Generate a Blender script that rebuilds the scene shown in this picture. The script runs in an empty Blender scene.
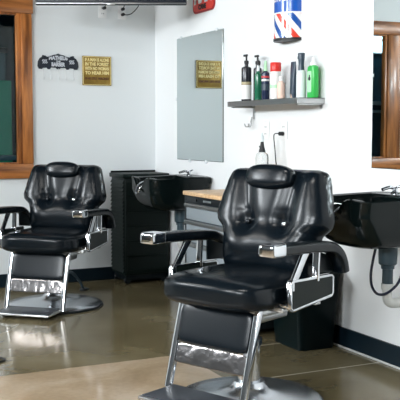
import bpy, bmesh, math, random
from mathutils import Vector, Matrix
random.seed(7)
PI = math.pi
S = bpy.context.scene
C = S.collection

# ------------------------------------------------------------------ materials
def nodes_of(m):
    return m.node_tree.nodes, m.node_tree.links

def mat(name, col, rough=.5, metal=0., coat=0., spec=.5, trans=0., ior=1.45, emit=None, estr=0.):
    m = bpy.data.materials.new(name); m.use_nodes = True
    b = m.node_tree.nodes['Principled BSDF']
    b.inputs['Base Color'].default_value = (*col, 1)
    b.inputs['Roughness'].default_value = rough
    b.inputs['Metallic'].default_value = metal
    b.inputs['Coat Weight'].default_value = coat
    b.inputs['Coat Roughness'].default_value = .12
    b.inputs['Specular IOR Level'].default_value = spec
    b.inputs['Transmission Weight'].default_value = trans
    b.inputs['IOR'].default_value = ior
    if emit:
        b.inputs['Emission Color'].default_value = (*emit, 1)
        b.inputs['Emission Strength'].default_value = estr
    return m

def bump(m, scale, strength, dist=.002, detail=4, kind='noise'):
    n, l = nodes_of(m); b = n['Principled BSDF']
    tc = n.new('ShaderNodeTexCoord')
    if kind == 'noise':
        t = n.new('ShaderNodeTexNoise'); t.inputs['Detail'].default_value = detail; out = 'Fac'
    else:
        t = n.new('ShaderNodeTexVoronoi'); out = 'Distance'
    t.inputs['Scale'].default_value = scale
    l.new(tc.outputs['Object'], t.inputs['Vector'])
    bp = n.new('ShaderNodeBump'); bp.inputs['Strength'].default_value = strength; bp.inputs['Distance'].default_value = dist
    l.new(t.outputs[out], bp.inputs['Height']); l.new(bp.outputs['Normal'], b.inputs['Normal'])
    return m

def two_tone(m, c1, c2, scale, stretch=(1, 1, 1), detail=6, lo=.35, hi=.65, rough=None):
    n, l = nodes_of(m); b = n['Principled BSDF']
    tc = n.new('ShaderNodeTexCoord'); mp = n.new('ShaderNodeMapping'); mp.inputs['Scale'].default_value = stretch
    t = n.new('ShaderNodeTexNoise'); t.inputs['Scale'].default_value = scale; t.inputs['Detail'].default_value = detail
    r = n.new('ShaderNodeValToRGB')
    r.color_ramp.elements[0].position = lo; r.color_ramp.elements[0].color = (*c1, 1)
    r.color_ramp.elements[1].position = hi; r.color_ramp.elements[1].color = (*c2, 1)
    l.new(tc.outputs['Object'], mp.inputs['Vector']); l.new(mp.outputs['Vector'], t.inputs['Vector'])
    l.new(t.outputs['Fac'], r.inputs['Fac']); l.new(r.outputs['Color'], b.inputs['Base Color'])
    if rough:
        q = n.new('ShaderNodeMapRange'); q.inputs['To Min'].default_value = rough[0]; q.inputs['To Max'].default_value = rough[1]
        l.new(t.outputs['Fac'], q.inputs['Value']); l.new(q.outputs['Result'], b.inputs['Roughness'])
    return m

M = {}
M['leather'] = bump(mat('black_leather', (.003, .006, .009), .25, coat=0, spec=.31), 60, .05, .0010)
M['chrome'] = mat('chrome', (.64, .66, .69), .08, 1)
M['base_metal'] = mat('satin_chrome', (.62, .65, .69), .26, 1)
M['brushed'] = mat('brushed_steel', (.50, .51, .51), .30, 1)
M['kick'] = bump(mat('engraved_chrome', (.40, .38, .38), .16, 1), 13, .6, .010, 2)
M['rubber'] = bump(mat('ribbed_rubber', (.025, .03, .04), .35), 160, .3)
M['black'] = mat('black_plastic', (.004, .007, .009), .30, spec=.3)
M['gloss_black'] = mat('glossy_black_resin', (.003, .006, .006), .14, spec=.26)
M['matte_black'] = bump(mat('matte_black_laminate', (.004, .009, .008), .42, spec=.22), 90, .1)
M['pvc'] = mat('grey_pvc', (.55, .56, .54), .4)
M['dark_pvc'] = mat('dark_pvc', (.03, .055, .07), .35)
M['wall_r'] = bump(mat('wall_paint', (.80, .815, .82), .6), 130, .06, .0015)
M['wall_b'] = bump(mat('wall_paint_back', (.79, .825, .835), .6), 130, .06, .0015)
M['ceil'] = mat('ceiling_paint', (.055, .06, .065), .8)  # ceiling out of view, made dark to deepen contrast in reflections
M['wall_dk'] = mat('dark_unseen_wall', (.10, .115, .125), .7)  # walls out of view, darkened so the black leather reflects less
M['basebd'] = mat('vinyl_base', (.004, .012, .019), .35, spec=.3)
M['mirror'] = mat('mirror_silver', (.70, .765, .77), .012, 1)
M['mirror_edge'] = mat('mirror_edge', (.10, .16, .16), .15)
M['clip'] = mat('clear_clip', (.75, .8, .82), .2)
M['tv'] = mat('tv_glass', (.006, .010, .022), .15)
M['tvframe'] = mat('tv_bezel', (.010, .013, .020), .45)
M['white_pl'] = mat('white_plastic', (.86, .87, .87), .35)
M['greydraw'] = mat('grey_drawer_paint', (.24, .275, .30), .38, .1)
M['wood_top'] = two_tone(mat('wood_top', (.6, .4, .22), .35), (.55, .34, .17), (.72, .50, .30), 6, (8, 1, 8))
M['wood'] = two_tone(mat('stained_wood', (.4, .15, .04), .32, coat=.25), (.15, .048, .012), (.50, .185, .050), 4, (6, 6, .6), 8, .34, .60)
M['wood_h'] = two_tone(mat('stained_wood_rail', (.4, .15, .04), .32, coat=.25), (.15, .048, .012), (.50, .185, .050), 4, (.6, 6, 6), 8, .34, .60)
def thin_glass():
    m = mat('window_glass', (.8, .9, .9), 0); n, l = nodes_of(m)
    tr = n.new('ShaderNodeBsdfTransparent'); tr.inputs[0].default_value = (.80, .93, .95, 1)
    gl = n.new('ShaderNodeBsdfGlossy'); gl.inputs['Roughness'].default_value = .01
    fr = n.new('ShaderNodeFresnel'); fr.inputs[0].default_value = 1.3
    mx = n.new('ShaderNodeMixShader'); l.new(fr.outputs[0], mx.inputs[0]); l.new(tr.outputs[0], mx.inputs[1]); l.new(gl.outputs[0], mx.inputs[2])
    l.new(mx.outputs[0], n['Material Output'].inputs['Surface'])
    return m
M['glass'] = thin_glass()
M['clear'] = mat('clear_bottle', (.93, .95, .95), .08, trans=.85, ior=1.3)
M['brass'] = two_tone(mat('aged_brass', (.4, .25, .05), .42, .35), (.19, .115, .018), (.42, .27, .055), 9, (1, 1, 1), 6)
M['brass_let'] = mat('raised_brass', (.90, .76, .36), .4)
M['rust_let'] = mat('worn_letters', (.13, .045, .02), .5)
M['iron'] = mat('cast_iron', (.010, .016, .026), .45)
M['iron_let'] = mat('pale_letters', (.62, .65, .70), .5)
M['steel_hook'] = mat('steel_hook', (.62, .64, .65), .4, .2)
M['red_sign'] = mat('red_enamel', (.78, .035, .018), .3)
M['red_dark'] = mat('dark_red_rim', (.36, .014, .018), .35)
M['white'] = mat('white_paint', (.86, .87, .87), .4)
M['ink'] = mat('black_ink', (.012, .012, .014), .5)
M['trash'] = mat('bin_plastic', (.002, .007, .008), .32, spec=.18)
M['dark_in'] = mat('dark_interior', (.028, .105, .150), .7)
M['green'] = mat('green_metal', (.020, .30, .18), .5)
M['grey_in'] = mat('grey_metal', (.10, .13, .15), .5)
M['blind'] = mat('white_blind', (.86, .86, .84), .7)
M['sky_lamp'] = mat('tube_light', (.8, .85, .9), .5, emit=(.75, .9, 1.), estr=7)
M['lamp'] = mat('lamp_diffuser', (.9, .9, .9), .5, emit=(1., .97, .92), estr=19)
M['crackle'] = mat('hose_rubber', (.008, .012, .03), .35)

# concrete floor: slabs of slightly different stain, mottling, pale filled joints
def floor_mat():
    m = mat('polished_concrete', (.2, .17, .11), .2)
    n, l = nodes_of(m); b = n['Principled BSDF']
    tc = n.new('ShaderNodeTexCoord'); sep = n.new('ShaderNodeSeparateXYZ'); l.new(tc.outputs['Object'], sep.inputs[0])
    def math_(op, a, bb=None, clamp=False):
        q = n.new('ShaderNodeMath'); q.operation = op; q.use_clamp = clamp
        for k, v in enumerate((a, bb)):
            if v is None: continue
            if isinstance(v, (int, float)): q.inputs[k].default_value = v
            else: l.new(v, q.inputs[k])
        return q.outputs[0]
    def noise(scale, detail=6, dist=0):
        t = n.new('ShaderNodeTexNoise'); t.inputs['Scale'].default_value = scale; t.inputs['Detail'].default_value = detail
        t.inputs['Distortion'].default_value = dist
        l.new(tc.outputs['Object'], t.inputs['Vector']); return t.outputs['Fac']
    def ramp(f, stops):
        r = n.new('ShaderNodeValToRGB'); e = r.color_ramp.elements
        e[0].position, e[0].color = stops[0][0], (*stops[0][1], 1)
        e[1].position, e[1].color = stops[-1][0], (*stops[-1][1], 1)
        for p, c in stops[1:-1]:
            k = e.new(p); k.color = (*c, 1)
        l.new(f, r.inputs['Fac']); return r.outputs['Color']
    def mix(f, a, bb, t='MIX'):
        q = n.new('ShaderNodeMixRGB'); q.blend_type = t
        if isinstance(f, (int, float)): q.inputs[0].default_value = f
        else: l.new(f, q.inputs[0])
        for k, v in ((1, a), (2, bb)):
            if isinstance(v, tuple): q.inputs[k].default_value = (*v, 1)
            else: l.new(v, q.inputs[k])
        return q.outputs[0]
    olive = ramp(noise(1.7, 8, .6), [(.30, (.098, .078, .036)), (.5, (.155, .126, .066)), (.70, (.225, .190, .112))])
    tan = ramp(noise(2.3, 8, .8), [(.30, (.36, .262, .162)), (.52, (.47, .355, .235)), (.72, (.57, .46, .34))])
    x, y = sep.outputs['X'], sep.outputs['Y']
    wob = math_('MULTIPLY', math_('SUBTRACT', noise(9, 4), .5), .03)
    yw = math_('ADD', y, wob)
    m1 = math_('MULTIPLY', math_('LESS_THAN', yw, -2.55), math_('LESS_THAN', x, -.92))
    base = mix(m1, olive, tan)
    base = mix(math_('MULTIPLY', noise(38, 5), .35), base, (.13, .105, .065))
    j = math_('MAXIMUM', math_('LESS_THAN', math_('ABSOLUTE', math_('ADD', y, 3.168)), .006),
              math_('LESS_THAN', math_('ABSOLUTE', math_('ADD', y, 2.56)), .006))
    j = math_('MULTIPLY', j, math_('GREATER_THAN', x, -.92))
    base = mix(j, base, (.52, .47, .37))
    l.new(base, b.inputs['Base Color'])
    q = n.new('ShaderNodeMapRange'); q.inputs['To Min'].default_value = .06; q.inputs['To Max'].default_value = .24
    l.new(noise(3.5, 6), q.inputs['Value']); l.new(q.outputs['Result'], b.inputs['Roughness'])
    bp = n.new('ShaderNodeBump'); bp.inputs['Strength'].default_value = .06; bp.inputs['Distance'].default_value = .004
    l.new(noise(24, 5), bp.inputs['Height']); l.new(bp.outputs['Normal'], b.inputs['Normal'])
    b.inputs['Specular IOR Level'].default_value = .55
    return m
M['floor'] = floor_mat()

# ------------------------------------------------------------------ mesh helpers
def obj(name, bm, m, parent=None, smooth=True, loc=None, rot=None):
    me = bpy.data.meshes.new(name)
    bmesh.ops.recalc_face_normals(bm, faces=bm.faces)
    bm.to_mesh(me); bm.free()
    me.materials.append(M[m] if isinstance(m, str) else m)
    if smooth:
        for p in me.polygons: p.use_smooth = True
        try: me.set_sharp_from_angle(angle=math.radians(40))
        except Exception: pass
    o = bpy.data.objects.new(name, me); C.objects.link(o)
    if parent: o.parent = parent
    if loc: o.location = loc
    if rot: o.rotation_euler = rot
    return o

def tag(o, label, cat, group=None):
    o['label'] = label; o['category'] = cat
    if group: o['group'] = group
    return o

def thing(name, label, cat, loc=(0, 0, 0), rotz=0, group=None):
    o = bpy.data.objects.new(name, None); C.objects.link(o)
    o.empty_display_size = .1
    o.location = loc; o.rotation_euler = (0, 0, rotz)
    return tag(o, label, cat, group)

def struct(name, bm, m, parent=None, smooth=False, loc=None, rot=None):
    o = obj(name, bm, m, parent, smooth, loc, rot)
    if parent is None: o['kind'] = 'structure'
    return o

def dup(root, loc, rotz):
    r = root.copy(); C.objects.link(r); r.location = loc; r.rotation_euler = (0, 0, rotz)
    for ch in list(root.children):
        c = ch.copy(); C.objects.link(c); c.parent = r
        for g in list(ch.children):
            d = g.copy(); C.objects.link(d); d.parent = c
    return r

def box(bm, lo, hi, bev=0, seg=2):
    lo, hi = Vector(lo), Vector(hi)
    r = bmesh.ops.create_cube(bm, size=1)
    vs = r['verts']
    for v in vs:
        v.co = Vector([(lo[i] + hi[i]) / 2 + v.co[i] * (hi[i] - lo[i]) for i in range(3)])
    if bev:
        es = list({e for v in vs for e in v.link_edges})
        bmesh.ops.bevel(bm, geom=es, offset=bev, segments=seg, profile=.5, affect='EDGES')
    return bm

def bx(lo, hi, bev=0, seg=2):
    return box(bmesh.new(), lo, hi, bev, seg)

def hexa(bm, pts):
    """eight corners: bottom four, then top four, both in the same turn"""
    v = [bm.verts.new(p) for p in pts]
    for f in ((3, 2, 1, 0), (4, 5, 6, 7), (0, 1, 5, 4), (1, 2, 6, 5), (2, 3, 7, 6), (3, 0, 4, 7)):
        bm.faces.new([v[i] for i in f])
    return bm

def frames_along(path):
    P = [Vector(p) for p in path]; out = []
    up = Vector((0, 0, 1)); t0 = (P[1] - P[0]).normalized()
    if abs(t0.dot(up)) > .9: up = Vector((1, 0, 0))
    n = (up - t0 * up.dot(t0)).normalized()
    for i, p in enumerate(P):
        a = P[max(i - 1, 0)]; b = P[min(i + 1, len(P) - 1)]
        t = (b - a).normalized()
        n = (n - t * n.dot(t)).normalized()
        out.append((p, n.copy(), t.cross(n)))
    return out

def sweep(bm, path, prof, scale=None):
    rings = []
    for i, (p, n, b) in enumerate(frames_along(path)):
        s = scale[i] if scale else 1
        rings.append([bm.verts.new(p + n * (q[1] * s) + b * (q[0] * s)) for q in prof])
    k = len(prof)
    for a, b in zip(rings, rings[1:]):
        for i in range(k):
            bm.faces.new((a[i], a[(i + 1) % k], b[(i + 1) % k], b[i]))
    bm.faces.new(rings[0][::-1]); bm.faces.new(rings[-1])
    return bm

def circ(r, n=12):
    return [(r * math.cos(2 * PI * i / n), r * math.sin(2 * PI * i / n)) for i in range(n)]

def rrect(w, h, r, n=4):
    out = []
    for cx, cy, a0 in ((w / 2 - r, h / 2 - r, 0), (-w / 2 + r, h / 2 - r, 90), (-w / 2 + r, -h / 2 + r, 180), (w / 2 - r, -h / 2 + r, 270)):
        for i in range(n + 1):
            a = math.radians(a0 + 90 * i / n)
            out.append((cx + r * math.cos(a), cy + r * math.sin(a)))
    return out

def tube(bm, path, r, n=10):
    return sweep(bm, path, circ(r, n))

def tb(path, r, n=10):
    return tube(bmesh.new(), path, r, n)

def bez(pts, n=20):
    """Catmull-Rom through the points"""
    P = [Vector(p) for p in pts]; P = [2 * P[0] - P[1]] + P + [2 * P[-1] - P[-2]]
    out = []; seg = len(P) - 3; per = max(2, n // seg)
    for s in range(seg):
        a, b, c, d = P[s:s + 4]
        for i in range(per + (s == seg - 1)):
            t = i / per
            out.append(.5 * ((2 * b) + (c - a) * t + (2 * a - 5 * b + 4 * c - d) * t * t + (3 * b - a - 3 * c + d) * t ** 3))
    return out

def lathe(bm, prof, n=32, c=(0, 0, 0), sx=1, sy=1):
    rings = []
    for r, z in prof:
        if r < 1e-5:
            rings.append([bm.verts.new((c[0], c[1], c[2] + z))])
        else:
            rings.append([bm.verts.new((c[0] + sx * r * math.cos(2 * PI * i / n), c[1] + sy * r * math.sin(2 * PI * i / n), c[2] + z)) for i in range(n)])
    for a, b in zip(rings, rings[1:]):
        for i in range(n):
            j = (i + 1) % n
            if len(a) == 1 and len(b) == 1: continue
            if len(a) == 1: bm.faces.new((a[0], b[j], b[i]))
            elif len(b) == 1: bm.faces.new((a[i], a[j], b[0]))
            else: bm.faces.new((a[i], a[j], b[j], b[i]))
    if len(rings[0]) > 1: bm.faces.new(rings[0][::-1])
    if len(rings[-1]) > 1: bm.faces.new(rings[-1])
    return bm

def lt(prof, n=32, c=(0, 0, 0), sx=1, sy=1):
    return lathe(bmesh.new(), prof, n, c, sx, sy)

def rbox(bm, c, size, p=5, n=10, shape=None):
    """rounded cushion: a cube-sphere in the p-norm"""
    key = {}; m = n + 1
    def vert(i, j, k):
        if (i, j, k) not in key: key[i, j, k] = bm.verts.new([-1 + 2 * t / m for t in (i, j, k)])
        return key[i, j, k]
    for ax in range(3):
        for side in (0, m):
            for i in range(m):
                for j in range(m):
                    f = []
                    for di, dj in ((0, 0), (1, 0), (1, 1), (0, 1)):
                        c3 = [i + di, j + dj]; c3.insert(ax, side); f.append(vert(*c3))
                    bm.faces.new(f if side else f[::-1])
    vs = list(key.values())
    for v in vs:
        q = Vector([math.copysign(abs(math.sin(v.co[i] * PI / 4) / math.sin(PI / 4)), v.co[i]) for i in range(3)])
        L = sum(abs(k) ** p for k in q) ** (1 / p)
        q = q / L
        if shape: q = shape(q)
        v.co = Vector([c[i] + q[i] * size[i] / 2 for i in range(3)])
    return bm

def rb(c, size, p=5, n=10, shape=None):
    return rbox(bmesh.new(), c, size, p, n, shape)

def xf(bm, mtx):
    bmesh.ops.transform(bm, matrix=mtx, verts=bm.verts); return bm

def interp(x, tab):
    if x <= tab[0][0]: return tab[0][1]
    for (a, fa), (b, fb) in zip(tab, tab[1:]):
        if x <= b:
            t = (x - a) / (b - a); t = t * t * (3 - 2 * t) * .5 + t * .5
            return fa + (fb - fa) * t
    return tab[-1][1]

def lettering(name, text, size, m, parent, loc, depth=.004, width=None, bold=0., rot=(PI / 2, 0, 0)):
    cu = bpy.data.curves.new(name, 'FONT'); cu.body = text; cu.size = size
    cu.extrude = depth / 2; cu.offset = bold; cu.align_x = 'CENTER'; cu.align_y = 'CENTER'; cu.resolution_u = 3
    t = bpy.data.objects.new(name, cu); C.objects.link(t)
    bpy.context.view_layer.update()
    me = bpy.data.meshes.new_from_object(t.evaluated_get(bpy.context.evaluated_depsgraph_get()))
    bpy.data.objects.remove(t); bpy.data.curves.remove(cu)
    if width and len(me.vertices):
        xs = [v.co.x for v in me.vertices]; w = max(xs) - min(xs); cx = (max(xs) + min(xs)) / 2
        for v in me.vertices: v.co.x = (v.co.x - cx) * width / w
    me.materials.clear(); me.materials.append(M[m])
    o = bpy.data.objects.new(name, me); C.objects.link(o); o.parent = parent; o.location = loc; o.rotation_euler = rot
    return o

RW = -PI / 2      # things on the right wall: local x runs towards the viewer, local -y out of the wall

# ------------------------------------------------------------------ room
XL, YF, ZC = -7.0, -10.5, 3.3
WX0, WX1, WZ0, WZ1 = -3.80, -1.07, .872, 2.30      # back window, outside of its frame
struct('floor', bx((XL, YF, -.1), (.12, .12, 0)), 'floor')
struct('ceiling', bx((XL, YF, ZC), (.12, .12, ZC + .1)), 'ceil')
struct('wall_right', bx((0, YF, 0), (.12, .12, ZC)), 'wall_r')
w = bmesh.new(); i0, i1, k0, k1 = WX0 + .05, WX1 - .05, WZ0 + .05, WZ1 - .05
for lo, hi in (((XL, 0, 0), (i0, .12, ZC)), ((i1, 0, 0), (0, .12, ZC)), ((i0, 0, 0), (i1, .12, k0)), ((i0, 0, k1), (i1, .12, ZC))): box(w, lo, hi)
struct('wall_back', w, 'wall_b')
# unseen left wall with daylight openings, added high and spaced to keep chair backs dark
LW = ((-1.6, -.3), (-5.3, -4.0), (-9.2, -6.6)); LZ0, LZ1 = 2.35, 3.05
w = bmesh.new(); ys = [YF] + [v for a, b in reversed(LW) for v in (a, b)] + [.12]
for a, b in zip(ys[0::2], ys[1::2]): box(w, (XL - .12, a, 0), (XL, b, ZC))
for a, b in LW:
    box(w, (XL - .12, a, 0), (XL, b, LZ0)); box(w, (XL - .12, a, LZ1), (XL, b, ZC))
struct('wall_left', w, 'wall_dk')
struct('wall_front', bx((XL, YF - .12, 0), (.12, YF, ZC)), 'wall_dk')
for nm, lo, hi in (('baseboard_right', (-.014, YF, 0), (0, 0, .118)), ('baseboard_back', (XL, -.014, 0), (-.014, 0, .108)), ('baseboard_left', (XL, YF, 0), (XL + .014, -.014, .11))):
    struct(nm, bx(lo, hi, .004), 'basebd')
struct('trim_1', bx((-.024, YF, 0), (-.014, -.014, .012), .004), 'pvc')      # pale bead of sealant along the wall foot

# back window: stained frame, mullion, panes, blind in the far half
win = bx((WX0, -.035, WZ0), (WX1, -.004, WZ0 + .115), .006)
win_o = struct('window_1', win, 'wood_h', None, True)
fr = obj('top_rail', bx((WX0 - .01, -.038, WZ1 - .125), (WX1 + .01, -.004, WZ1), .006), 'wood_h', win_o)
for nm, a, b in (('jamb', WX1 - .088, WX1), ('jamb', WX0, WX0 + .088), ('mullion', -2.575, -2.44)):
    obj(nm, bx((a, -.034, WZ0 + .115), (b, -.004, WZ1 - .125), .006), 'wood', win_o)
for a, b in ((-2.44, WX1 - .088), (WX0 + .088, -2.575)):
    s = bmesh.new()
    z0, z1 = WZ0 + .115, WZ1 - .125
    box(s, (a, -.022, z0), (a + .030, .030, z1), .004); box(s, (b - .036, -.022, z0), (b, .030, z1), .004)
    box(s, (a + .030, -.022, z0), (b - .036, .030, z0 + .014), .004); box(s, (a + .030, -.022, z1 - .014), (b - .036, .030, z1), .004)
    obj('stop_moulding', s, 'wood', win_o)
    obj('pane', bx((a + .028, .020, z0 + .012), (b - .034, .026, z1 - .012)), 'glass', win_o, False)
# dim room seen through the window
BX0, BX1, BY1 = -6.9, -.2, 3.4
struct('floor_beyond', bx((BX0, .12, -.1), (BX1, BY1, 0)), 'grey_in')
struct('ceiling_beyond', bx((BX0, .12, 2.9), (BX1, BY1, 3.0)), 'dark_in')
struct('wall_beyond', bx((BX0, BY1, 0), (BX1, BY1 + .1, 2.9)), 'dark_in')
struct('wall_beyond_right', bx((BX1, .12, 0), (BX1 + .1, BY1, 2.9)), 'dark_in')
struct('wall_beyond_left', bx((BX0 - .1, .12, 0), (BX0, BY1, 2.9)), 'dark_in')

t = thing('roller_blind', 'white roller blind drawn down behind the far half of the wood framed window', 'blind', (-3.12, .075, 0))
obj('fabric', bx((-.56, -.002, .98), (.56, .002, 2.10)), 'blind', t, False)
obj('roller', xf(tb([(-.57, 0, 2.12), (.57, 0, 2.12)], .022, 14), Matrix()), 'white_pl', t)
t = thing('metal_locker', 'dark green metal locker standing behind the window glass', 'locker', (-1.42, 1.3, 0))
obj('body', bx((-.50, -.02, 0), (.50, .40, 1.72), .008), 'green', t)
for a, b in ((-.49, -.005), (.005, .49)):
    d = obj('door', bx((a, -.04, .06), (b, -.02, 1.66), .004), 'green', t)
    obj('handle', bx((b - .09 if a < 0 else a + .06, -.06, .95), (b - .06 if a < 0 else a + .09, -.04, 1.12), .004), 'grey_in', d)
t = thing('storage_crate', 'dark crate on top of the green locker behind the window', 'crate', (-1.3, 1.48, 1.72))
obj('body', bx((-.34, -.15, 0), (.34, .15, .26), .015), 'grey_in', t)
obj('lid', bx((-.36, -.17, .26), (.36, .17, .31), .012), 'black', t)
t = thing('low_bench', 'pale grey bench standing low behind the window glass', 'bench', (-1.45, .62, 0))
obj('seat', bx((-.55, -.16, 1.00), (.55, .16, 1.04), .008), 'grey_in', t)
for sx in (-.5, .5): obj('leg', bx((sx - .03, -.14, 0), (sx + .03, .14, 1.00), .006), 'grey_in', t)
t = thing('wall_lamp', 'blue white tube lamp lit on the wall of the room behind the window', 'lamp', (-4.9, BY1 - .001, 2.40), 0)
obj('housing', bx((-.8, -.05, -.05), (.8, 0, .30), .01), 'white_pl', t)
obj('tube', bx((-.76, -.08, -.03), (.76, -.05, .12), .015), 'sky_lamp', t)
obj('tube', bx((-.76, -.08, .16), (.76, -.05, .27), .015), 'sky_lamp', t)
t = thing('wall_shelf', 'white plank shelf in the dark room, seen through the window in the right mirror', 'shelf', (-4.9, BY1 - .001, 1.62))
obj('plank', bx((-.8, -.22, 0), (.8, 0, .045), .004), 'blind', t)
obj('lower_plank', bx((-.8, -.22, -.11), (.8, 0, -.075), .004), 'blind', t)

# unseen left wall windows, added for their light and reflections (daylight enters here)
def added_window(nm, loc, rotz, w, h):
    b = bmesh.new()
    for lo, hi in (((-w / 2 - .08, -.03, -.08), (w / 2 + .08, .0, 0)), ((-w / 2 - .08, -.03, h), (w / 2 + .08, 0, h + .08)), ((-w / 2 - .08, -.03, 0), (-w / 2, 0, h)), ((w / 2, -.03, 0), (w / 2 + .08, 0, h)), ((-.03, .02, 0), (.03, .06, h))): box(b, lo, hi, .004)
    o = struct(nm, b, 'wood', None, True, loc, (0, 0, rotz))
    return o
for k, (a, b) in enumerate(LW): added_window('window_%d' % (k + 2), (XL, (a + b) / 2, LZ0), PI / 2, b - a, LZ1 - LZ0)

# ------------------------------------------------------------------ barber chair (front = local -y)
def backrest_bm(lift=0):
    H = .50
    W = [(0, .240), (.07, .250), (.15, .254), (.19, .268), (.24, .316), (.27, .322), (.34, .306), (.42, .284), (.47, .270), (.488, .256), (.497, .236), (.50, .215)]
    nu, nv = 84, 72; bm = bmesh.new()
    def pt(i, j, front):
        u = -1 + 2 * i / nu; u = math.sin(u * PI / 2) * .6 + u * .4
        v = j / nv
        h = v * H; x = u * interp(h, W)
        pu = max(0, 1 - abs(u) ** 5) ** .5
        vv = abs(2 * v - 1); pv = max(0, 1 - vv ** 10) ** .5
        e = pu * pv
        if not front: return Vector((x, .035 * e + .02, h))
        d = .085 * e
        d += .028 * (abs(x) / .30) ** 2 * e                            # wings come forward
        g = lambda a, s: math.exp(-(a / s) ** 2)
        for s in (-1, 1):
            bxx, bh = s * .105, .232
            d -= .030 * g(x - bxx, .042) * g(h - bh, .042)              # button tuft
            if h > bh - .02:
                cx = bxx + s * .045 * (h - bh) / .27
                d -= .024 * g(x - cx, .050) * min(1, (h - bh + .02) / .08)   # seam up to the headrest
            k = (abs(x) - .105) * (1 if x * s > 0 else -9)
            if k > 0: d -= .005 * g(h - (bh + k * .12), .045) * max(0, 1 - k / .24) * min(1, k / .02)  # fold out to the wing
            cx = bxx * (1 - .25 * (bh - h) / bh)
            if h < bh: d -= .007 * g(x - cx, .040) * max(0, 1 - (bh - h) / .14)
        if abs(x) < .105: d -= .006 * g(h - .232, .045) * (1 - (x / .105) ** 4 * .5)
        d += .018 * g(h - .13, .08) * e
        return Vector((x, -max(d, 0) + .0, h))
    F = [[None] * (nv + 1) for _ in range(nu + 1)]; B = [[None] * (nv + 1) for _ in range(nu + 1)]
    for i in range(nu + 1):
        for j in range(nv + 1):
            F[i][j] = bm.verts.new(pt(i, j, True)); B[i][j] = bm.verts.new(pt(i, j, False))
    for i in range(nu):
        for j in range(nv):
            bm.faces.new((F[i][j], F[i + 1][j], F[i + 1][j + 1], F[i][j + 1]))
            bm.faces.new((B[i][j], B[i][j + 1], B[i + 1][j + 1], B[i + 1][j]))
    rim = [(i, 0) for i in range(nu)] + [(nu, j) for j in range(nv)] + [(i, nv) for i in range(nu, 0, -1)] + [(0, j) for j in range(nv, 0, -1)]
    for a, b in zip(rim, rim[1:] + rim[:1]):
        bm.faces.new((F[a[0]][a[1]], B[a[0]][a[1]], B[b[0]][b[1]], F[b[0]][b[1]]))
    return bm

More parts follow.
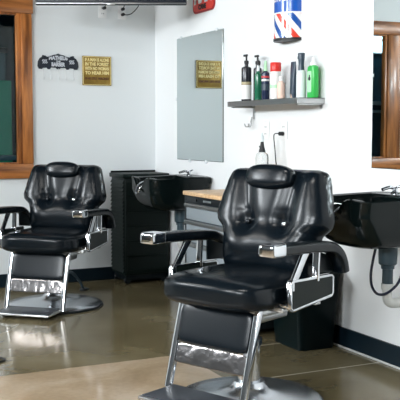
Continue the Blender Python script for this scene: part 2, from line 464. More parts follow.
def make_chair(lift, label, lever=False):
    r = thing('barber_chair', label, 'chair', group=None)
    L = lift
    # base on the floor, column and pump
    obj('base', lt([(0, .004), (.31, .004), (.335, .006), (.338, .016), (.325, .026), (.25, .036), (.15, .052), (.09, .066), (.075, .085), (.070, .10), (0, .10)], 64), 'base_metal', r)
    obj('base_gasket', lt([(.300, 0), (.346, 0), (.346, .010), (.300, .010)], 64), 'black', r)
    obj('column', lt([(.052, .09), (.052, .27), (.060, .27), (.060, .30), (.040, .30), (.040, .36 + L)], 32), 'chrome', r)
    if lever:
        pl = obj('pump_lever', tb(bez([(.03, .05, .20), (.05, .16, .22), (.07, .27, .14), (.075, .335, .07)], 16), .010), 'dark_pvc', r)
        obj('pedal', rb((.077, .35, .060), (.06, .07, .022), 5, 5), 'black', pl)
    u = bx((-.20, -.20, .395 + L), (.20, .20, .425 + L), .006)
    box(u, (-.12, -.14, .34 + L), (.12, .14, .395 + L), .01)
    for s in (-1, 1):
        box(u, (s * .25 - .05, -.16, .425 + L), (s * .25 + .05, -.12, .445 + L), .004)
        box(u, (s * .25 - .06, .08, .425 + L), (s * .25 + .06, .12, .445 + L), .004)
    obj('seat_frame', u, 'brushed', r)
    # seat
    def sh(q):
        z = q.z
        if z > 0: z = z * (1 - .16 * (q.x * q.x)) + .05 * (1 - q.x ** 2) * (1 - q.y ** 2)
        return Vector((q.x * (1 - .02 * q.z), q.y * (1.0 + .03 * (1 - q.x ** 2) * (q.y < 0)), z))
    st = obj('seat', rb((0, -.075, .500 + L), (.575, .56, .150), 4.2, 26, sh), 'leather', r)
    # backrest
    lean = math.radians(-13)
    bk = obj('backrest', backrest_bm(), 'leather', r, True, (-.006, .142, .53 + L), (lean, 0, 0))
    for s in (-1, 1):
        obj('button', rb((s * .105, -.064, .232), (.026, .016, .026), 2.2, 5), 'chrome' if s > 0 else 'leather', bk)
    sp = bx((-.03, .03, -.10), (.03, .055, .42), .006)
    obj('back_plate', sp, 'brushed', bk)
    hr = obj('headrest', rb((0, -.080, .446), (.265, .095, .118), 3.2, 14, lambda q: Vector((q.x, q.y + .12 * q.x * q.x, q.z * (1 - .10 * q.x ** 2)))), 'leather', bk)
    for s in (-1, 1): obj('headrest_bar', tb([(s * .06, -.03, .44), (s * .06, .04, .40)], .007), 'chrome', bk)
    # arms
    for s in (-1, 1):
        X = s * .335
        path = bez([(X, -.26, .709 + L), (X, -.10, .703 + L), (X, .06, .693 + L), (X, .145, .680 + L), (X, .205, .645 + L), (X, .235, .60 + L), (X, .245, .562 + L)], 30)
        a = obj('armrest', sweep(bmesh.new(), path, rrect(.078, .050, .018)), 'leather', r)
        obj('arm_cap', rb((X, -.288, .711 + L), (.084, .10, .054), 7, 8), 'chrome', a)
        f = bmesh.new()
        pr = rrect(.016, .040, .005, 2)
        sweep(f, [(X, -.035, .690 + L), (X, -.065, .655 + L), (X, -.135, .560 + L), (X, -.155, .53 + L)], pr)
        sweep(f, [(X, .045, .680 + L), (X, .038, .60 + L), (X, .038, .545 + L)], rrect(.016, .034, .006, 2))
        loop = [(X, -.155, .565 + L), (X, .155, .556 + L), (X, .165, .546 + L), (X, .165, .475 + L), (X, .155, .465 + L), (X, -.150, .440 + L), (X, -.165, .450 + L), (X, -.165, .555 + L), (X, -.155, .565 + L)]
        sweep(f, loop, rrect(.026, .014, .005, 2))
        for yy in (-.14, .10): box(f, (min(X, s * .26), yy - .012, .447 + L), (max(X, s * .26), yy + .012, .463 + L), .003)
        lathe(f, [(0, -.02), (.014, -.02), (.014, .02), (0, .02)], 14, (X, -.15, .545 + L))
        fo = obj('arm_frame', f, 'chrome', r)
        p = hexa(bmesh.new(), [(X - .012, -.155, .448 + L), (X + .012, -.155, .448 + L), (X + .012, .157, .472 + L), (X - .012, .157, .472 + L),
                               (X - .012, -.155, .560 + L), (X + .012, -.155, .560 + L), (X + .012, .157, .552 + L), (X - .012, .157, .552 + L)])
        obj('side_panel', p, 'matte_black', fo, False)
        gp = hexa(bmesh.new(), [(X - s * .030 - .004, .06, .575 + L), (X - s * .030 + .004, .06, .575 + L), (X - s * .030 + .004, .222, .565 + L), (X - s * .030 - .004, .222, .565 + L),
                                (X - s * .030 - .004, .06, .675 + L), (X - s * .030 + .004, .06, .675 + L), (X - s * .030 + .004, .20, .635 + L), (X - s * .030 - .004, .20, .635 + L)])
        obj('rear_bracket', gp, 'black', fo, False)
    # leg rest
    t0, t1 = Vector((0, -.215, .435 + L)), Vector((0, -.322, .048 + L))
    dirv = (t1 - t0)
    for s in (-1, 1):
        b = sweep(bmesh.new(), [(s * .212, t0.y, t0.z), (s * .212, t1.y, t1.z)], rrect(.030, .030, .007, 2))
        lathe(b, [(0, -.010), (.016, -.010), (.016, .010), (0, .010)], 14, (s * .212, t0.y, t0.z))
        obj('leg_bar', b, 'chrome', r)
    ang = math.atan2(dirv.y, dirv.z)       # tilt of the panels
    tilt = Matrix.Rotation(math.atan2(-dirv.y, -dirv.z) * -1, 4, 'X')
    def panel(frac, hgt, wid, thk, p, m, nm):
        c = t0 + dirv * frac
        bm = rb((0, 0, 0), (wid, thk, hgt), p, 12)
        xf(bm, Matrix.Translation(c) @ tilt)
        return obj(nm, bm, m, r)
    panel(.255, .185, .402, .046, 8, 'leather', 'leg_pad')
    panel(.605, .088, .402, .012, 14, 'kick', 'kick_plate')
    cb = tb([(-.212, t0.y - .01, t0.z - .01), (.212, t0.y - .01, t0.z - .01)], .008)
    obj('cross_bar', cb, 'chrome', r)
    fp = obj('footplate', bx((-.205, -.530, .040 + L), (.205, -.295, .056 + L), .007), 'brushed', r)
    obj('tread', bx((-.190, -.517, .056 + L), (.190, -.310, .062 + L), .003), 'rubber', fp)
    for s in (-1, 1):
        obj('plate_bracket', bx((s * .150 - .012, -.47, .018 + L), (s * .150 + .012, -.31, .040 + L), .004), 'black', fp)
    # rail tying leg rest to the seat
    for s in (-1, 1): obj('link_arm', sweep(bmesh.new(), [(s * .17, t0.y, t0.z), (s * .17, -.10, .41 + L)], rrect(.02, .012, .004, 2)), 'chrome', r)
    return r

chB = make_chair(.052, 'black leather barber chair with chrome base nearest the camera, beside the toolbox cabinet')
chB.location = (-.99, -3.46, 0); chB.rotation_euler = (0, 0, math.radians(-66))
chA = make_chair(-.015, 'black leather barber chair near the back wall, under the black and brass wall signs', True)
chA.location = (-1.16, -.88, 0); chA.rotation_euler = (0, 0, math.radians(-42))
for c in (chA, chB): c['group'] = 'barber chairs'

# ------------------------------------------------------------------ shampoo basins on the right wall
def basin_bm():
    """wall at y=0, neck notch at y=-.5; returns outer and inner skin in one mesh"""
    n = 72; bm = bmesh.new()
    def plan(a, hx, y0, y1, p):
        c, s = math.cos(a), math.sin(a)
        q = (abs(c) ** p + abs(s) ** p) ** (1 / p)
        return c / q * hx, (y0 + y1) / 2 + s / q * (y1 - y0) / 2
    def ring(hx, y0, y1, z, p, rim=False):
        out = []
        for k in range(n):
            a = 2 * PI * k / n
            x, y = plan(a, hx, y0, y1, p)
            zz = z
            if rim:
                zz += .014 * max(0, (y + .5) / .5)
                if y < -.30: zz -= .062 * math.exp(-(x / .085) ** 4) * min(1, (-.30 - y) / .12)
                zz += .012 * math.exp(-((abs(x) - .15) / .05) ** 2) * max(0, min(1, (-.38 - y) / .08))
            out.append(bm.verts.new((x, y, zz)))
        return out
    R = [ring(.13, -.36, -.12, -.235, 3), ring(.17, -.405, -.10, -.228, 3.5), ring(.205, -.440, -.088, -.205, 4), ring(.222, -.470, -.08, -.165, 4.5), ring(.230, -.490, -.07, -.115, 5),
         ring(.233, -.498, -.09, -.085, 6), ring(.234, -.500, -.001, -.070, 6), ring(.236, -.503, 0, -.015, 6, True), ring(.238, -.507, 0, 0, 6, True), ring(.230, -.498, -.012, .006, 6, True), ring(.212, -.470, -.035, .0, 5, True),
         ring(.200, -.455, -.06, -.03, 4.5, True), ring(.185, -.43, -.08, -.10, 4), ring(.15, -.38, -.13, -.165, 3), ring(.08, -.33, -.19, -.190, 2.3), ring(.03, -.28, -.24, -.195, 2)]
    for a, b in zip(R, R[1:]):
        for k in range(n):
            j = (k + 1) % n
            bm.faces.new((a[k], a[j], b[j], b[k]))
    bm.faces.new(R[0][::-1]); bm.faces.new(R[-1])
    return bm

def make_basin(label, loc, hose):
    r = thing('shampoo_basin', label, 'basin', loc, RW, 'shampoo basins')
    obj('bowl', basin_bm(), 'gloss_black', r)
    obj('deck', bx((-.225, -.115, -.03), (.225, -.012, .016), .012), 'gloss_black', r)
    fc = lt([(.022, .012), (.022, .026), (.014, .030), (.014, .045), (0, .045)], 20, (-.06, -.07, 0))
    sweep(fc, bez([(-.06, -.07, .038), (-.06, -.10, .050), (-.06, -.15, .040)], 10), circ(.009))
    tube(fc, [(-.06, -.07, .045), (-.02, -.055, .060)], .006)
    obj('faucet', fc, 'chrome', r)
    sp = bmesh.new()
    tube(sp, bez([(-.02, -.28, -.12), (-.06, -.40, -.03), (-.05, -.48, -.035), (-.03, -.520, -.085), (.005, -.522, -.105), (.025, -.505, -.06), (.03, -.46, -.03)], 36), .007)
    tube(sp, bez([(.03, -.46, -.03), (.0, -.40, -.02), (-.02, -.36, -.015)], 8), .013)
    obj('spray_hose', sp, 'chrome', r)
    dp = lt([(.048, -.225), (.048, -.275), (.046, -.325), (.034, -.335), (.034, -.35), (.027, -.352), (.027, -.44), (0, -.44)], 24, (.04, -.185, 0))
    dr = obj('drain_pipe', dp, 'dark_pvc', r)
    tr = bmesh.new()
    tube(tr, bez([(.04, -.185, -.43), (.04, -.185, -.495), (.04, -.175, -.518), (.04, -.15, -.528), (.04, -.08, -.528), (.04, -.004, -.528)], 30), .025, 14)
    lathe(tr, [(.032, -.455), (.032, -.425)], 18, (.04, -.185, 0))
    obj('trap', tr, 'pvc', dr)
    obj('wall_flange', xf(lt([(.055, 0), (.055, .008), (.032, .02)], 24), Matrix.Translation((.04, 0, -.528)) @ Matrix.Rotation(PI / 2, 4, 'X')), 'chrome', dr)
    if hose:
        obj('supply_hose', tb(bez([(-.03, -.20, -.225), (-.055, -.205, -.32), (-.065, -.21, -.40), (-.03, -.225, -.455), (.035, -.235, -.478), (.10, -.22, -.455), (.15, -.19, -.38), (.15, -.16, -.222)], 40), .007), 'crackle', r)
    return r
make_basin('glossy black shampoo basin on the right wall, drain pipe and loose hose showing under it', (0, -3.395, .912), True)
make_basin('black shampoo basin between the louvred cabinet and the wood topped drawer cabinet', (0, -.885, .892), False)

# black louvred cabinet in the corner
t = thing('louvred_cabinet', 'tall black cabinet with louvred side standing in the room corner', 'cabinet', (-.225, -.18, 0))
obj('carcass', bx((-.185, -.145, .075), (.205, .155, .87), .006), 'matte_black', t)
obj('top', bx((-.205, -.165, .87), (.205, .16, .905), .008), 'matte_black', t)
obj('plinth', bx((-.17, -.125, .03), (.19, .14, .075), .004), 'black', t)
lv = bmesh.new()
for k in range(24):
    z = .10 + k * .0315
    hexa(lv, [(-.200, -.135, z), (-.185, -.135, z), (-.185, .145, z), (-.200, .145, z), (-.187, -.135, z + .026), (-.185, -.135, z + .026), (-.185, .145, z + .026), (-.187, .145, z + .026)])
obj('louvre_panel', lv, 'matte_black', t, False)
dd = obj('door', bx((-.18, -.160, .09), (.20, -.145, .86), .004), 'matte_black', t)
gr = bmesh.new()
for k in range(6): box(gr, (-.172, -.164, .12 + k * .122), (.192, -.159, .225 + k * .122), .002)
obj('door_panel', gr, 'matte_black', dd, False)
for sx in (-.15, .17):
    for sy in (-.11, .12):
        obj('caster', xf(lt([(0, -.011), (.026, -.011), (.030, -.006), (.030, .006), (.026, .011), (0, .011)], 18), Matrix.Translation((sx, sy, .030)) @ Matrix.Rotation(PI / 2, 4, 'X')), 'black', t)
obj('backsplash', bx((-.195, .135, .905), (.205, .155, .920), .004), 'gloss_black', t)

# drawer cabinet with wood top
t = thing('drawer_cabinet', 'grey drawer cabinet with black frame and wooden top against the right wall', 'cabinet', (-.025, -1.64, 0), RW)
w_, d_ = .72, .455
fr = bx((0, -d_ + .02, .04), (w_, 0, .825), .005)
obj('carcass', fr, 'black', t)
obj('wooden_top', bx((-.012, -d_ - .010, .825), (w_ + .012, .0, .853), .006), 'wood_top', t)
for x in (0, w_ - .03): obj('frame_post', bx((x, -d_, .04), (x + .030, -d_ + .02, .825), .003), 'black', t)
ctl = obj('top_panel', bx((.03, -d_ - .002, .778), (w_ - .03, -d_ + .02, .824), .003), 'black', t)
obj('lock', xf(lt([(0, 0), (.010, 0), (.010, .006), (0, .006)], 16), Matrix.Translation((.20, -d_ - .002, .802)) @ Matrix.Rotation(PI / 2, 4, 'X')), 'chrome', ctl)
obj('maker_plate', bx((.29, -d_ - .005, .794), (.40, -d_ - .002, .808), .001), 'brushed', ctl)
for z0, z1 in ((.668, .774), (.520, .662), (.372, .514), (.06, .366)):
    dr = obj('drawer', bx((.033, -d_ - .004, z0), (w_ - .033, -d_ + .016, z1), .004), 'greydraw', t)
    hb = sweep(bmesh.new(), [(.035, -d_ - .010, z1 - .012), (w_ - .035, -d_ - .010, z1 - .012)], rrect(.022, .024, .006, 3))
    obj('handle', hb, 'brushed', dr)

# waste bin
t = thing('waste_bin', 'black rectangular waste bin on the floor by the right wall baseboard', 'bin', (-.17, -2.64, 0))
b = bmesh.new()
def rect_ring(hx, hy, z, r=.035):
    return [bm_v for bm_v in (b.verts.new((p[0], p[1], z)) for p in rrect(hx * 2, hy * 2, r))]
rs = [rect_ring(.120, .150, .002), rect_ring(.122, .152, .02), rect_ring(.148, .170, .42), rect_ring(.150, .172, .425), rect_ring(.150, .172, .45), rect_ring(.143, .165, .45), rect_ring(.140, .162, .42), rect_ring(.112, .142, .03)]
for p, q in zip(rs, rs[1:]):
    for k in range(len(p)): b.faces.new((p[k], p[(k + 1) % len(p)], q[(k + 1) % len(p)], q[k]))
b.faces.new(rs[0][::-1]); b.faces.new(rs[-1])
obj('body', b, 'trash', t)
lip = bmesh.new()
pth = [(p[0], p[1], .447) for p in rrect(.30, .344, .035)]; sweep(lip, pth + pth[:1], circ(.007, 8))
obj('rim', lip, 'trash', t)

# ------------------------------------------------------------------ mirrors
def make_mirror(label, y0, y1, z0, z1):
    w, h = y0 - y1, z1 - z0
    r = thing('wall_mirror', label, 'mirror', (-.001, y0, z0), RW, 'frameless wall mirrors')
    obj('backing', bx((0, -.006, 0), (w, 0, h)), 'mirror_edge', r, False)
    m = bmesh.new(); e = .003
    a = [(0, -.0065, 0), (w, -.0065, 0), (w, -.0065, h), (0, -.0065, h)]
    c = [(e, -.0075, e), (w - e, -.0075, e), (w - e, -.0075, h - e), (e, -.0075, h - e)]
    va = [m.verts.new(p) for p in a]; vc = [m.verts.new(p) for p in c]; vb = [m.verts.new((p[0], -.006, p[2])) for p in a]
    m.faces.new(vc)
    for k in range(4):
        j = (k + 1) % 4
        m.faces.new((va[k], va[j], vc[j], vc[k])); m.faces.new((vb[k], vb[j], va[j], va[k]))
    m.faces.new(vb[::-1])
    obj('glass', m, 'mirror', r, False)
    for fx in (.30, .66):
        obj('clip', bx((w * fx - .010, -.014, -.016), (w * fx + .010, 0, .008), .003), 'clip', r)
    for fx in (.10, .88):
        obj('clip', bx((w * fx - .010, -.014, h - .008), (w * fx + .010, 0, h + .014), .003), 'clip', r)
    obj('clip', bx((-.010, -.014, h * .5 - .01), (.006, 0, h * .5 + .01), .003), 'clip', r)
    return r
make_mirror('frameless wall mirror showing the brass sign, above the black basin', -.468, -1.278, 1.023, 1.984)
make_mirror('frameless wall mirror showing the wood window frame, above the basin with the loose hose', -3.05, -4.0, 1.05, 2.05)

# ------------------------------------------------------------------ television over the corner
c, s_ = math.cos(math.radians(-25.2)), math.sin(math.radians(-25.2))
ta, tbp = Vector((-1.213, -.66, 2.158)), Vector((-.225, -1.125, 2.158))
W_ = (tbp - ta).length
t = thing('television', 'flat black television mounted high over the room corner', 'television', tuple(ta), math.atan2((tbp - ta).y, (tbp - ta).x))
obj('housing', bx((0, 0, 0), (W_, .05, .64), .008), 'tvframe', t)
obj('screen', bx((.012, -.003, .024), (W_ - .012, .002, .628), .001), 'tv', t, False)
obj('lower_bezel', bx((.004, -.005, .006), (W_ - .004, .001, .014), .002), 'brushed', t)
obj('badge', bx((W_ / 2 - .03, -.008, .0), (W_ / 2 + .03, .0, .012), .002), 'brushed', t)
mt = bmesh.new()
dirn = Vector((c, s_, 0))
box(mt, (W_ / 2 - .12, .05, .2), (W_ / 2 + .12, .075, .45), .004)
inv = Matrix.Rotation(-t.rotation_euler.z, 4, 'Z') @ Matrix.Translation(-ta)
tube(mt, [Vector((W_ / 2, .07, .32)), inv @ Vector((-.45, -.40, 2.48)), inv @ Vector((-.62, -.012, 2.48))], .022)
obj('mount_arm', mt, 'black', t)

def outlet(label, loc, rotz, group):
    r = thing('wall_outlet', label, 'outlet', loc, rotz, group)
    obj('cover_plate', bx((-.036, -.007, -.058), (.036, 0, .058), .003), 'white_pl', r)
    for dz in (-.022, .022):
        f = obj('socket', rb((0, -.0075, dz), (.034, .005, .030), 4, 5), 'white_pl', r)
        obj('slots', box(bx((-.009, -.0112, dz - .006), (-.006, -.0095, dz + .006)), (.006, -.0112, dz - .006), (.009, -.0095, dz + .006)), 'ink', f, False)
    return r
G = 'white wall outlets'
outlet('white outlet below the television, left of the pair, small black plug at its top', (-.47, -.001, 2.235), 0, G)
outlet('white outlet below the television, right of the pair, with black cords plugged in', (-.30, -.001, 2.235), 0, G)
outlet('white outlet under the shelf with nothing plugged in, behind the clear bottle nozzle', (-.001, -1.90, 1.255), RW, G)
outlet('white outlet under the shelf with a black plug in it', (-.001, -2.13, 1.255), RW, G)
def cord(name, label, plug_at, path, r=.004, cat='cord', out=(0, -1, 0)):
    k = thing(name, label, cat, plug_at)
    o = Vector(out)
    pb = tb([o * .0125, o * .026, o * .042], .013, 12)
    obj('plug', pb, 'ink', k)
    obj('cable', tb(bez([tuple(o * .040)] + path, 40), r, 8), 'ink', k)
    return k
cord('power_cord', 'short black cord in the left outlet below the television', (-.462, -.001, 2.257), [(.0, -.06, .05), (-.03, -.10, .20), (-.10, -.30, .30)])
cord('power_cord', 'black cord in the right outlet below the television, topmost plug', (-.300, -.001, 2.257), [(.01, -.06, .06), (.03, -.12, .20), (.0, -.40, .32)])
cord('power_cord', 'pale grey cord looping from the right outlet below the television', (-.300, -.001, 2.213), [(.03, -.06, -.005), (.08, -.06, .02), (.14, -.06, .10), (.20, -.10, .30)])
cord('power_cord', 'black plug and thin cord hanging from the outlet under the shelf', (-.001, -2.13, 1.233), [(-.06, .02, .0), (-.055, .045, -.02), (-.042, .052, -.10), (-.035, .045, -.20), (-.03, .0, -.30), (-.04, -.10, -.372)], .0035, 'cord', (-1, 0, 0))

# ------------------------------------------------------------------ signs
# cast iron key rack, arched top, five wire hooks
t = thing('key_rack', 'black cast iron key rack sign with pale letters and thin hooks on the back wall', 'key rack', (-.852, .001, 1.742))
top = [(-.170, .028), (-.166, .066), (-.150, .092), (-.135, .100), (-.128, .116), (-.112, .112), (-.100, .100), (-.075, .106), (-.045, .118), (-.015, .124), (0, .131), (.015, .124), (.045, .118), (.075, .106), (.100, .100), (.112, .112), (.128, .116), (.135, .100), (.150, .092), (.166, .066), (.170, .028)]
bot = [(.160, .006), (.135, .004), (.128, .014), (.095, .016), (.085, .004), (.07, .004), (.06, .018), (.02, .018), (.01, .006), (-.01, .006), (-.02, .018), (-.06, .018), (-.07, .004), (-.085, .004), (-.095, .016), (-.128, .014), (-.135, .004), (-.160, .006)]
pl = top + bot; b = bmesh.new()
fa = [b.verts.new((x, -.012, z)) for x, z in pl]; ba = [b.verts.new((x, 0, z)) for x, z in pl]
b.faces.new(fa); b.faces.new(ba[::-1])
for k in range(len(pl)):
    j = (k + 1) % len(pl); b.faces.new((fa[k], ba[k], ba[j], fa[j]))
obj('plaque', b, 'iron', t, False)
import math as _m
word = 'MATHEUS'
b_let = obj('raised_border', sweep(bmesh.new(), [(x * .93, -.013, .062 + (z - .062) * .9) for x, z in top], circ(.0035, 6)), 'iron', t)
lettering('lettering', 'MATHEUS', .045, 'iron_let', t, (0, -.0135, .094), .003, .155, .002)
lettering('lettering', 'THE', .017, 'iron_let', t, (0, -.0135, .067), .003, .038, .0006)
lettering('lettering', 'BARBER', .042, 'iron_let', t, (0, -.0135, .042), .003, .112, .002)
for s in (-1, 1):
    o = bmesh.new()
    for k in range(3):
        x0 = s * (.098 + .014 * k)
        tube(o, bez([(x0 - .005, -.014, .050), (x0 + .006, -.0145, .056), (x0, -.015, .064), (x0 - .006, -.0145, .072), (x0 + .005, -.014, .078)], 12), .0032, 6)
    obj('scroll_ornament', o, 'iron_let', t)
for k in range(5):
    x = -.125 + k * .0625
    obj('hook', tb(bez([(x, -.012, .012), (x, -.014, -.04), (x, -.018, -.075), (x, -.034, -.078), (x, -.040, -.060)], 16), .0018, 6), 'steel_hook', t)

# brass sign
t = thing('brass_sign', 'square aged brass sign with raised lines of capitals on the back wall', 'sign', (-.524, -.002, 1.624))
obj('plate', bx((-.126, -.010, 0), (.126, 0, .240), .005), 'brass', t)
rm = bmesh.new(); lp = [(p[0], -.0105, .120 + p[1]) for p in rrect(.240, .228, .010, 2)]
sweep(rm, lp + lp[:1], circ(.0025, 6)); obj('rim', rm, 'brass_let', t)
for k, (tx, wd) in enumerate((('IF A MAN IS ALONE', .208), ('IN THE FOREST', .205), ('WITH NO WOMAN', .208), ('TO HEAR HIM', .205))):
    lettering('lettering', tx, .037, 'brass_let', t, (0, -.0112, .208 - k * .0355), .003, wd, .0012)
lettering('worn_lettering', 'IS HE STILL WRONG?', .030, 'rust_let', t, (0, -.0112, .056), .003, .205, .0008)

# red sign high on the right wall
t = thing('red_sign', 'red rounded metal sign with white capitals high on the right wall', 'sign', (-.0005, -.955, 2.140), RW)
def rr_plate(w, h, r, y0, y1, cz):
    b = bmesh.new(); P = rrect(w, h, r, 6)
    fa = [b.verts.new((p[0], y0, p[1] + cz)) for p in P]; ba = [b.verts.new((p[0], y1, p[1] + cz)) for p in P]
    b.faces.new(fa); b.faces.new(ba[::-1])
    for k in range(len(P)):
        j = (k + 1) % len(P); b.faces.new((fa[k], ba[k], ba[j], fa[j]))
    return b
obj('rim', rr_plate(.37, .33, .05, -.008, 0, .165), 'red_dark', t, False)
obj('face', rr_plate(.345, .305, .042, -.010, -.0075, .165), 'red_sign', t, False)
lettering('lettering', 'MAN', .17, 'white', t, (0, -.0115, .128), .003, .30, .008)
lettering('small_lettering', 'CAVE', .046, 'ink', t, (-.015, -.0115, .040), .003, .13, .003)

# barber pole, half round, on the right wall
def pole_mat():
    m = mat('pole_stripes', (.9, .9, .9), .22, coat=.4); n, l = nodes_of(m); b = n['Principled BSDF']
    tc = n.new('ShaderNodeTexCoord'); sp = n.new('ShaderNodeSeparateXYZ'); l.new(tc.outputs['Object'], sp.inputs[0])
    def mt(op, a, bb=None):
        q = n.new('ShaderNodeMath'); q.operation = op
        for k, v in enumerate((a, bb)):
            if v is None: continue
            if isinstance(v, (int, float)): q.inputs[k].default_value = v
            else: l.new(v, q.inputs[k])
        return q.outputs[0]
    ang = mt('ARCTAN2', sp.outputs['X'], mt('MULTIPLY', sp.outputs['Y'], -1))
    v = mt('ADD', mt('ADD', mt('MULTIPLY', ang, .125), sp.outputs['Z']), .045)
    f = mt('FRACT', mt('MULTIPLY', v, 1 / .20))
    r = n.new('ShaderNodeValToRGB'); r.color_ramp.interpolation = 'CONSTANT'; e = r.color_ramp.elements
    e[0].position, e[0].color = 0, (.80, .06, .035, 1); e[1].position, e[1].color = .25, (.86, .86, .84, 1)
    k = e.new(.5); k.color = (.010, .085, .36, 1); k = e.new(.75); k.color = (.86, .86, .84, 1)
    l.new(f, r.inputs['Fac'])
    r2 = n.new('ShaderNodeValToRGB'); r2.color_ramp.interpolation = 'CONSTANT'; e = r2.color_ramp.elements
    e[0].position, e[0].color = 0, (1, 1, 1, 1); e[1].position, e[1].color = .5, (1, 1, 1, 1)
    mx = n.new('ShaderNodeMixRGB'); up = mt('GREATER_THAN', sp.outputs['Z'], .168)
    l.new(up, mx.inputs[0]); l.new(r.outputs['Color'], mx.inputs[1]); mx.inputs[2].default_value = (.012, .10, .46, 1)
    l.new(mx.outputs[0], b.inputs['Base Color'])
    return m
t = thing('barber_pole', 'half round barber pole sign striped red white and blue on the right wall', 'barber pole', (0, -2.195, 1.808), RW)
def half_cyl(r, z0, z1, dy, n=28, thick=.004):
    b = bmesh.new(); A = [PI * k / n for k in range(n + 1)]
    lo = [b.verts.new((r * math.cos(a), -dy * math.sin(a), z0)) for a in A]; hi = [b.verts.new((r * math.cos(a), -dy * math.sin(a), z1)) for a in A]
    for k in range(n): b.faces.new((lo[k], lo[k + 1], hi[k + 1], hi[k]))
    b.faces.new(lo[::-1]); b.faces.new(hi); b.faces.new((lo[0], hi[0], hi[-1], lo[-1]))
    return b
obj('pole_body', half_cyl(.118, .014, .62, .105), pole_mat(), t)
obj('lower_cap', half_cyl(.121, 0, .016, .108), 'ink', t)
obj('band', half_cyl(.1195, .165, .173, .1065), 'white', t)
obj('upper_cap', half_cyl(.121, .62, .65, .108), 'ink', t)
lg = lettering('lettering', 'BARBER SHOP', .075, 'white', t, (0, 0, .262), .002, None, .001, (0, 0, 0))
mm = lg.data
for v in mm.vertices:               # wrapped round the body
    x, y, z = v.co; a = x / .118
    a = max(-1.5, min(1.5, a * .42)); rr = .1195
    v.co = (rr * math.sin(a), -.1065 * math.cos(a) - z * .3, y)
lg.rotation_euler = (0, 0, 0)

# ------------------------------------------------------------------ shelf and bottles
t = thing('wall_shelf', 'steel wall shelf with folded front lip carrying the hair products', 'shelf', (-.001, -1.70, 1.445), RW)
sh = bx((0, -.19, -.006), (.88, 0, 0), .001)
box(sh, (0, -.19, -.034), (.88, -.184, 0), .001); box(sh, (.874, -.184, -.034), (.88, 0, 0), .001); box(sh, (0, -.184, -.034), (.006, 0, 0), .001)
obj('tray', sh, 'brushed', t, False)
for x in (.03, .845):
    dz = -.115 if x < .4 else -.062
    b = bx((x - .012, -.006, dz), (x + .012, 0, -.006), .002); box(b, (x - .010, -.17, -.042), (x + .010, -.006, -.034), .001)
    obj('bracket', b, 'brushed', t, False)
hk = bmesh.new()
for dx in (-.012, .012):
    tube(hk, bez([(.03 + dx * .3, -.02, -.10), (.03 + dx, -.028, -.14), (.03 + dx, -.035, -.165), (.03 + dx * 1.8, -.055, -.165), (.03 + dx * 2.2, -.06, -.145)], 14), .004, 8)
obj('hook', hk, 'brushed', t)

def cm(name, col, rough=.3, **k):
    M[name] = mat(name, col, rough, **k); return name
cm('black_bottle', (.012, .014, .020), .22); cm('label_white', (.82, .82, .80), .45); cm('label_tan', (.42, .36, .22), .5)
cm('green_dark', (.010, .13, .065), .2); cm('navy', (.012, .022, .06), .22); cm('cap_red', (.72, .03, .022), .3); cm('peach', (.82, .60, .50), .35)
cm('slate', (.03, .05, .075), .3); cm('milky', (.74, .80, .80), .25); cm('bright_green', (.03, .42, .07), .3); cm('pale_green', (.45, .80, .50), .4); cm('tan_cap', (.42, .30, .24), .4)
cm('label_red', (.55, .05, .06), .4); cm('clear_cap', (.70, .78, .80), .2)
ZS = 1.446
def bottle(name, label, x, y, cat='bottle', rot=RW):
    return thing(name, label, cat, (x, y, ZS), rot, 'hair products on the wall shelf')
def pump(r, z, col='ink', side=-1):
    p = lt([(.012, z), (.012, z + .012), (.015, z + .014), (.015, z + .032), (.006, z + .034), (.006, z + .062), (0, z + .062)], 18)
    box(p, (-.034 if side < 0 else -.010, -.007, z + .060), (.010 if side < 0 else .034, .007, z + .074), .003)
    return p
def cyl_body(r, h, neck=.012, sh=.018):
    return lt([(0, .001), (r * .92, .001), (r, .006), (r, h - sh), (r * .94, h - sh * .5), (r * .6, h - .003), (neck, h), (neck, h + .008), (0, h + .008)], 28)
def band(r, z0, z1, m, par, nm='label_band'):
    return obj(nm, lt([(r - .001, z0), (r + .0008, z0), (r + .0008, z1), (r - .001, z1)], 28), m, par)

t = bottle('pump_bottle', 'black pump bottle with white lower label, leftmost on the wall shelf', -.125, -1.843)
obj('body', cyl_body(.033, .228), 'black_bottle', t); band(.033, .012, .105, 'label_white', t); band(.033, .107, .125, 'label_tan', t, 'label_stripe'); obj('pump_head', pump(.03, .232), 'ink', t)
t = bottle('pump_bottle', 'all black pump bottle just behind the white labelled pump bottle', -.07, -1.895)
obj('body', cyl_body(.027, .222), 'black_bottle', t); obj('pump_head', pump(.03, .226), 'ink', t)
t = bottle('spray_bottle', 'dark green bottle with clear neck and black spray head on the shelf', -.13, -2.010)
obj('body', cyl_body(.0235, .178), 'green_dark', t); obj('neck', lt([(.010, .18), (.010, .222), (.014, .226), (0, .226)], 16), 'clear_cap', t)
h = lt([(.013, .222), (.015, .238), (.012, .252), (0, .256)], 16); box(h, (-.022, -.006, .238), (.005, .006, .25), .003); obj('spray_head', h, 'ink', t)
t = bottle('tonic_bottle', 'navy bottle with white and red bands and a slim pale neck', -.125, -2.095)
obj('body', cyl_body(.0255, .180), 'navy', t); band(.0255, .138, .150, 'label_red', t, 'red_band'); band(.0255, .118, .130, 'label_white', t); band(.0255, .06, .10, 'slate', t, 'grey_band')
obj('neck', lt([(.013, .182), (.010, .21), (.007, .245), (0, .25)], 16), 'pale_green', t)
t = bottle('spray_can', 'white spray can with a bright red cap, middle of the shelf', -.115, -2.203, 'can')
obj('body', lt([(0, .001), (.032, .001), (.034, .005), (.034, .165), (.031, .178), (0, .178)], 28), 'label_white', t)
obj('cap', lt([(.0335, .172), (.0345, .178), (.0345, .222), (.031, .228), (0, .228)], 28), 'cap_red', t)
band(.034, .07, .09, 'pale_green', t)
t = bottle('lotion_bottle', 'small peach lotion bottle with pale top beside the red capped can', -.125, -2.287)
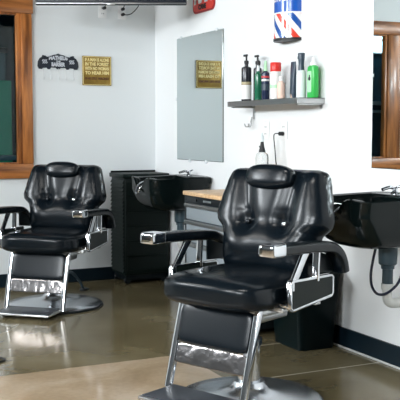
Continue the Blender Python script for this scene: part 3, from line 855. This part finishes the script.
obj('body', cyl_body(.025, .105), 'peach', t); obj('cap', lt([(.014, .11), (.014, .135), (.010, .14), (0, .14)], 18), 'label_white', t)
t = bottle('hair_tube', 'tall dark slate tube standing behind the peach bottle and white spray bottle', -.068, -2.335, 'tube')
b = bmesh.new()
rings = []
for z, hx, hy in ((.002, .020, .016), (.03, .022, .018), (.15, .024, .012), (.225, .026, .003)):
    rings.append([b.verts.new((p[0], p[1], z)) for p in rrect(hx * 2, hy * 2, min(hx, hy) * .9, 4)])
for p, q in zip(rings, rings[1:]):
    for k in range(len(p)): b.faces.new((p[k], p[(k + 1) % len(p)], q[(k + 1) % len(p)], q[k]))
b.faces.new(rings[0][::-1]); b.faces.new(rings[-1])
obj('body', b, 'slate', t); obj('cap', lt([(.019, 0), (.019, .028), (0, .028)], 20), 'tan_cap', t)
t = bottle('spray_bottle', 'milky white spray bottle with a flared dark head on the shelf', -.085, -2.452)
obj('body', lt([(0, .001), (.028, .001), (.030, .006), (.030, .14), (.025, .160), (.018, .166), (0, .166)], 28), 'milky', t)
h = lt([(.019, .164), (.017, .20), (.019, .225), (.022, .262), (.020, .268), (0, .268)], 22); box(h, (-.034, -.008, .232), (.0, .008, .252), .004)
obj('spray_head', h, 'slate', t)
t = bottle('gel_bottle', 'bright green gel bottle with white nozzle at the right end of the shelf', -.052, -2.529)
b = bmesh.new(); rings = []
for z, f in ((.001, .94), (.008, 1), (.165, 1), (.183, .93), (.192, .55)):
    rings.append([b.verts.new((p[0] * f, p[1] * f, z)) for p in rrect(.078, .048, .02, 5)])
for p, q in zip(rings, rings[1:]):
    for k in range(len(p)): b.faces.new((p[k], p[(k + 1) % len(p)], q[(k + 1) % len(p)], q[k]))
b.faces.new(rings[0][::-1]); b.faces.new(rings[-1])
obj('body', b, 'bright_green', t)
lb = obj('label_panel', rr_plate(.040, .125, .008, -.0252, -.0240, .095), 'pale_green', t, False)
em = lt([(0, 0), (.012, .004), (.013, .018), (.006, .022), (.006, .034), (0, .036)], 14, (0, 0, .10))
xf(em, Matrix.Translation((0, -.0256, 0)) @ Matrix.Diagonal((1, .06, 1, 1))); obj('label_mark', em, 'ink', lb)
for z in (.150, .06, .045): pass
obj('cap', lt([(.020, .190), (.018, .205), (.010, .212), (.005, .24), (0, .242)], 18), 'white_pl', t)

# clear spray bottle on the drawer cabinet
t = thing('spray_bottle', 'clear spray bottle with black trigger standing on the wooden cabinet top', 'bottle', (-.15, -2.10, .854), RW)
obj('body', lt([(0, .001), (.040, .001), (.042, .008), (.042, .232), (.038, .250), (.016, .266), (.014, .280), (0, .280)], 32), 'clear', t)
h = lt([(.022, .262), (.020, .276), (.014, .295), (.010, .328), (0, .330)], 18); box(h, (-.030, -.008, .290), (.0, .008, .302), .004)
obj('trigger_head', h, 'ink', t)
obj('nozzle', lt([(.011, .328), (.011, .365), (.006, .368), (.006, .385), (0, .385)], 14), 'clear_cap', t)

# glossy black ring at the left edge of the photograph: the end of a cable lying on the floor
t = thing('floor_cord', 'black cord looped on the tan concrete at the left edge', 'cord', (-1.93, -2.235, .006))
obj('cable', tb(bez([(-.6, .06, 0), (-.3, .05, 0), (-.02, .045, 0), (.07, .025, 0), (.085, -.02, 0), (.05, -.055, 0), (-.03, -.05, 0), (-.4, -.09, 0)], 48), .006, 8), 'ink', t)

# ------------------------------------------------------------------ ceiling lamps
k = 0
for x, ys in ((-5.2, (-7.6, -4.6, -1.8)), (-2.4, (-4.9,))):
    for y in ys:
        t = thing('ceiling_lamp', 'square white ceiling panel lamp in a white frame', 'lamp', (x, y, ZC - .001), 0, 'ceiling panel lamps')
        f = bmesh.new()
        for lo, hi in (((-.62, -.32, -.04), (.62, -.30, 0)), ((-.62, .30, -.04), (.62, .32, 0)), ((-.62, -.30, -.04), (-.60, .30, 0)), ((.60, -.30, -.04), (.62, .30, 0))): box(f, lo, hi)
        obj('frame', f, 'white_pl', t, False)
        obj('diffuser', bx((-.60, -.30, -.034), (.60, .30, -.024)), 'lamp', t, False)

# ------------------------------------------------------------------ daylight
def area(name, loc, rot, sx, sy, power, col):
    d = bpy.data.lights.new(name, 'AREA'); d.shape = 'RECTANGLE'; d.size = sx; d.size_y = sy; d.energy = power; d.color = col
    o = bpy.data.objects.new(name, d); C.objects.link(o); o.location = loc; o.rotation_euler = rot
    return o
DAY = (.90, .96, 1.0)
for a, b in LW:
    area('added_daylight', (XL - .06, (a + b) / 2, (LZ0 + LZ1) / 2), (0, -PI / 2, 0), LZ1 - LZ0, (b - a), 150 * (b - a), DAY)  # area lamps set in the added left wall openings
wd = bpy.data.worlds.new('sky'); S.world = wd; wd.use_nodes = True
wd.node_tree.nodes['Background'].inputs[0].default_value = (.75, .87, 1, 1)
wd.node_tree.nodes['Background'].inputs[1].default_value = .6

# ------------------------------------------------------------------ camera
cd = bpy.data.cameras.new('camera'); cam = bpy.data.objects.new('camera', cd); C.objects.link(cam)
cd.sensor_width = 36; cd.sensor_fit = 'HORIZONTAL'; cd.lens = 880 / 400 * 36
cam.location = (-2.932, -6.969, 1.25)
cam.rotation_euler = (math.radians(90 - 4.483), 0, math.radians(-25.71))
S.camera = cam
S.view_settings.view_transform = 'Standard'; S.view_settings.look = 'None'; S.view_settings.gamma = 1
S.view_settings.exposure = .15
S.view_settings.use_curve_mapping = False
